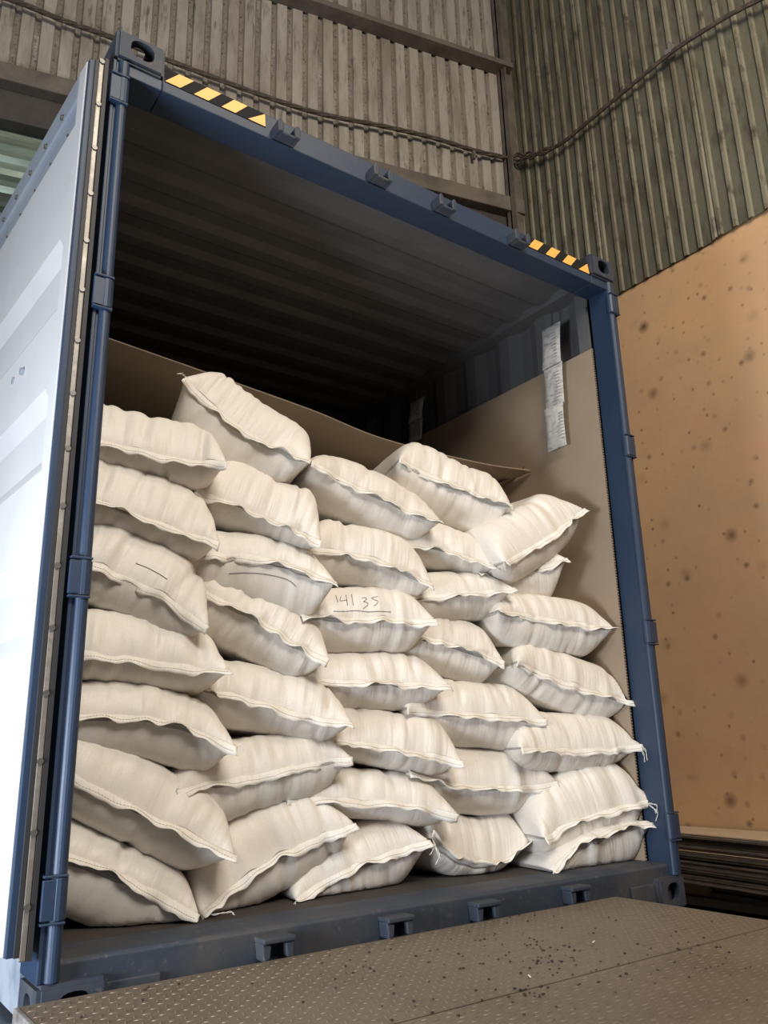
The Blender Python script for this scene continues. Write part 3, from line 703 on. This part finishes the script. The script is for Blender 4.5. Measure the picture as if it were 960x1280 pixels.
    root = empty('sack', tuple(WP.reshape(-1, 3).mean(0)*[1, 1, 0]+[0, 0, vs[:, 2].min()]))
    tag(root, label, 'sack', 'white woven sacks piled in the container')
    me = bpy.data.meshes.new('sack_body'); me.from_pydata(vs.tolist(), [], GF); me.materials.append(M['sack']); me.shade_smooth()
    uvl = me.uv_layers.new(name='UVMap'); vi = np.empty(len(me.loops), np.int32); me.loops.foreach_get('vertex_index', vi)
    uvl.data.foreach_set('uv', UVS[vi].astype(np.float32).ravel())
    body = mesh_obj('bag', me, root)
    BODY[key] = (vs, root)
    nf = FL.shape[1]; fv = WF.reshape(-1, 3).tolist(); ff = []
    for i in range(NU):
        for j in range(nf-1): ff.append((i*nf+j, i*nf+j+1, (i+1)*nf+j+1, (i+1)*nf+j))
    me = bpy.data.meshes.new('hem'); me.from_pydata(fv, [], ff); me.materials.append(M['flap']); me.shade_smooth()
    hem = mesh_obj('sewn_hem', me, root); md = hem.modifiers.new('t', 'SOLIDIFY'); md.thickness = .0022; md.offset = 0
    # stitching: short thread dashes along the middle of the hem
    bm = bmesh.new(); mids = (WF[:, 2]+WF[:, 3])/2; nn = np.cross(WF[1:, 2]-WF[:-1, 2], WF[:-1, 3]-WF[:-1, 1])
    for i in range(1, NU-1):
        n_ = nn[i]/(np.linalg.norm(nn[i])+1e-9); 
        if n_[1] > 0: n_ = -n_
        a = mids[i]+n_*.0018; b = mids[i]*.25+mids[i+1]*.75+n_*.0018
        tube(bm, [a, b], .0009, 4)
    st = link('stitching', bm, M['stitch'], hem)
    for tp in threads:
        pts = [at(x_, y_, 1, yy) if yy > 0 else at(x_, y_, 0, 2.374) for x_, y_, yy in tp]
        for e_ in range(2):
            bm = bmesh.new(); sp = spline(pts, 6)
            tube(bm, [p+np.array([.003, 0, .002])*math.sin(i*.9+e_*2)*(i > 1) + np.array([.004*e_, 0, 0])*(i/len(sp)) for i, p in enumerate(sp)], .0011, 5)
            link('thread', bm, M['thread'], root)
    SACKS.append(root); return root

g = 'leftmost column'
FOLD = {'B6': -1.2, 'D7': .5, 'E7': -.3, 'C3': -.8}
A = [
 ('A1', (72, 530, .30), (285, 577, .20), (175, 559), (165, 519), (190, 606), 'sack at the top of the leftmost column, pointed tip beneath the topmost sack', .9),
 ('A2', (58, 602, .29), (276, 677, .19), (180, 643), (150, 585), (190, 688), 'second sack from the top of the leftmost column, its hem sagging toward the tip', .5),
 ('A3', (45, 683, .28), (262, 783, .18), (175, 727), (150, 662), (165, 776), 'third sack from the top of the leftmost column, faint pen line above its hem', .9),
 ('A4', (34, 803, .27), (289, 838, .18), (175, 821), (160, 773), (185, 858), 'fourth sack from the top of the leftmost column, flat hem running almost level', -.4),
 ('A5', (28, 903, .27), (297, 934, .17), (185, 897), (145, 853), (190, 948), 'fifth sack from the top of the leftmost column, arched hem and frayed right tip', .4),
 ('A6', (22, 925, .27), (296, 1070, .17), (180, 1013), (180, 947), (170, 1060), 'sixth sack down the leftmost column, second from the floor, steeply slanting hem', -.5),
 ('A7', (2, 1035, .30), (249, 1143, .22), (150, 1092), (135, 1042), (140, 1158), 'bottom sack of the leftmost column lying on the container floor by the left post', .5),
 ('B1', (232, 470, .38), (389, 576, .26), (308, 534), (322, 508), (290, 590), 'topmost sack of the whole pile, tilted steeply with a stitched ridge', .5),
 ('B2', (246, 608, .32), (402, 677, .22), (325, 640), (325, 591), (345, 686), 'plump wrinkled sack under the topmost sack, second column from the left', -.5),
 ('B3', (216, 692, .33), (420, 728, .20), (320, 692), (300, 668), (345, 757), 'third sack down the second column from left, curved pen mark on its belly', .6),
 ('B4', (247, 730, .33), (412, 824, .22), (325, 772), (335, 748), (310, 822), 'fourth sack down the second column, tilted, left of the sack with handwritten digits', .5),
 ('B5', (240, 855, .32), (441, 904, .20), (330, 876), (315, 830), (335, 920), 'fifth sack down the second column from the left, puckered above a pale straight hem', .5),
 ('B6', (220, 988, .26), (441, 946, .24), (325, 966), (335, 919), (320, 1008), 'sixth sack down the second column with a square folded corner at its left end', -.6),
 ('B7', (250, 1142, .28), (445, 1029, .26), (337, 1080), (300, 1010), (345, 1108), 'floor sack of the second column from the left, hem rising steeply to the right', -.4),
 ('C1', (389, 577, .32), (553, 651, .24), (468, 612), (440, 580), (445, 655), 'smooth sack in the top row right beside the tip of the topmost sack', .6),
 ('C2', (386, 684, .33), (542, 730, .23), (465, 695), (440, 656), (455, 736), 'second sack down the middle column, above and right of the handwritten digits', .5),
 ('C3', (376, 770, .30), (546, 774, .21), (450, 770), (440, 736), (445, 813), 'sack bearing the handwritten digits 14135 above its hem', .7),
 ('C4', (381, 849, .32), (564, 856, .21), (465, 849), (455, 813), (450, 888), 'fourth sack down the middle column, directly under the sack with handwritten digits', .5),
 ('C5', (402, 918, .31), (579, 952, .21), (485, 931), (470, 888), (480, 959), 'fifth sack down the middle column, long hem sloping to a tip at lower right', .7),
 ('C6', (360, 1001, .32), (573, 1018, .22), (470, 999), (460, 961), (460, 1022), 'flattened sack second from the floor in the middle column', .8),
 ('C7', (370, 1124, .30), (536, 1050, .27), (450, 1082), (465, 1025), (465, 1117), 'floor sack of the middle column, open-cornered hem slanting up to the right', -.5),
 ('D1', (500, 572, .36), (640, 632, .25), (578, 606), (560, 575), (560, 655), 'top row sack fourth from the left, blunt rounded left end and sharp right tip', .6),
 ('D2', (470, 669, .34), (622, 708, .24), (545, 681), (535, 653), (550, 714), 'second sack down the fourth column, slim with tip below the right top sack', .6),
 ('D3', (487, 749, .30), (642, 735, .22), (565, 740), (550, 716), (570, 775), 'third sack down the fourth column with an almost level crumpled hem', -.7),
 ('D4', (498, 792, .33), (631, 826, .24), (570, 804), (565, 776), (565, 848), 'fourth sack down the fourth column, short rounded, right of the digits sack', .5),
 ('D5', (508, 884, .30), (685, 899, .20), (590, 891), (580, 852), (580, 933), 'fifth sack down the fourth column, straight hem with a squared left end', .7),
 ('D6', (510, 963, .31), (698, 976, .22), (600, 982), (600, 936), (595, 1017), 'sixth sack down the fourth column, hem drooping in the middle', .4),
 ('D7', (538, 1048, .30), (664, 1052, .28), (596, 1083), (605, 1022), (590, 1097), 'heavily wrinkled floor sack of the fourth column with threads at its left corner', -.4),
 ('E1', (630, 702, .17), (731, 635, .16), (675, 678), (650, 633), (676, 704), 'top sack of the rightmost column with a creased upturned right tip', -.4),
 ('E2', (597, 716, .30), (709, 697, .20), (650, 712), (650, 688), (668, 752), 'second sack down the rightmost column, half hidden under the top one', .6),
 ('E3', (624, 762, .22), (768, 785, .13), (695, 772), (668, 745), (690, 816), 'third sack down the rightmost column with two broad pinched creases', .5),
 ('E4', (648, 826, .21), (792, 876, .12), (715, 852), (690, 815), (705, 891), 'fourth sack down the rightmost column, hem band sloping to a squared tip', .8),
 ('E5', (652, 934, .19), (801, 930, .10), (725, 936), (692, 893), (700, 963), 'fifth sack down the rightmost column with long loose threads at its right tip', .6),
 ('E6', (681, 1047, .17), (816, 999, .09), (742, 1020), (715, 966), (745, 1042), 'sack second from the floor in the rightmost column, front corner pointing down', -.4),
 ('E7', (691, 1088, .15), (814, 1028, .09), (738, 1053), (735, 1030), (745, 1090), 'floor sack of the rightmost column beside the right post', .4),
 ('F1', (130, 790, .42), (266, 812, .38), (200, 796), (200, 772), (210, 826), 'sack just showing behind the leftmost column under its third sack', .4),
 ('F2', (590, 985, .44), (760, 985, .38), (690, 979), (680, 962), (690, 1004), 'sack peeking out behind, between fifth and sixth sacks of the rightmost column', .4),
]
TH = {
 'E5': [[(801, 930, .10), (804, 942, -1), (806, 952, -1)], [(801, 930, .10), (806, 937, -1), (809, 950, -1)]],
 'E6': [[(808, 1004, .085), (820, 1006, -1), (820, 1016, -1), (817, 1010, -1)], [(808, 1004, .085), (821, 1014, -1), (820, 1026, -1)]],
 'E7': [[(691, 1088, .15), (693, 1095, .14), (699, 1101, .13)]],
 'E1': [[(630, 702, .17), (630, 708, .16), (632, 713, .16)]],
 'B7': [[(250, 1142, .28), (254, 1147, .26), (252, 1151, .25)], [(254, 1141, .28), (270, 1143, .24), (284, 1140, .24), (293, 1143, .23)]],
 'C7': [[(371, 1125, .30), (368, 1130, .28), (369, 1136, .28)], [(536, 1050, .27), (541, 1060, .26), (538, 1068, .25)]],
 'A5': [[(296, 932, .17), (301, 931, .16), (304, 938, .16)]],
 'D7': [[(540, 1048, .28), (546, 1062, .25), (551, 1074, .25)], [(540, 1048, .28), (548, 1068, .24), (545, 1080, .24)]],
 'B1': [[(232, 471, .38), (227, 467, .36), (222, 467, .36)]],
 'A6': [[(296, 1070, .17), (294, 1074, .16), (295, 1079, .16)]],
}
for q in A: sack(q[0], q[1], q[2], q[3], q[4], q[5], 'white '+q[6], fold=FOLD.get(q[0], -abs(q[7])-.45), fl=.030, threads=TH.get(q[0], ()))

# handwriting laid on the cloth
def ink(key, strokes, r=.0011):
    vs, root = BODY[key]; bvh = BVHTree.FromPolygons([tuple(v) for v in vs], GF)
    bm = bmesh.new()
    for st in strokes:
        pts = []
        for p in spline([(x_, y_, 0) for x_, y_ in st], 6) if len(st) > 2 else [(st[0][0]+(st[1][0]-st[0][0])*t, st[0][1]+(st[1][1]-st[0][1])*t) for t in np.linspace(0, 1, 8)]:
            dr = Vector(RT*(p[0]-480)/FPX - UP*(p[1]-640)/FPX + _f).normalized()
            h, n, i_, dist = bvh.ray_cast(Vector(CAM), dr)
            if h is not None: pts.append(h-dr*.0015)
        if len(pts) > 1: tube(bm, pts, r, 5)
    link('handwriting', bm, M['ink'], root)
def z7(pts): return [(330+x/4.174, 700+y/4.174) for x, y in pts]
ink('C3', [z7([(374, 184), (386, 220)]), z7([(402, 190), (398, 212), (432, 208)]), z7([(428, 182), (436, 236)]), z7([(457, 180), (466, 236)]),
           z7([(510, 198), (524, 196), (536, 202), (524, 214), (520, 218), (538, 222), (542, 234), (530, 244), (518, 254)]),
           z7([(592, 190), (566, 196), (562, 200)]), z7([(562, 200), (578, 208), (592, 214), (590, 226), (574, 240)]),
           z7([(362, 267), (420, 268), (480, 264), (540, 270), (600, 268), (662, 271)])], .0010)
ink('B3', [[(286, 717), (304, 716), (326, 717), (348, 721), (362, 726), (370, 733)]], .0009)
ink('A3', [[(170, 704), (185, 710), (200, 718), (209, 724)]], .0009)
print('sacks', len(SACKS))
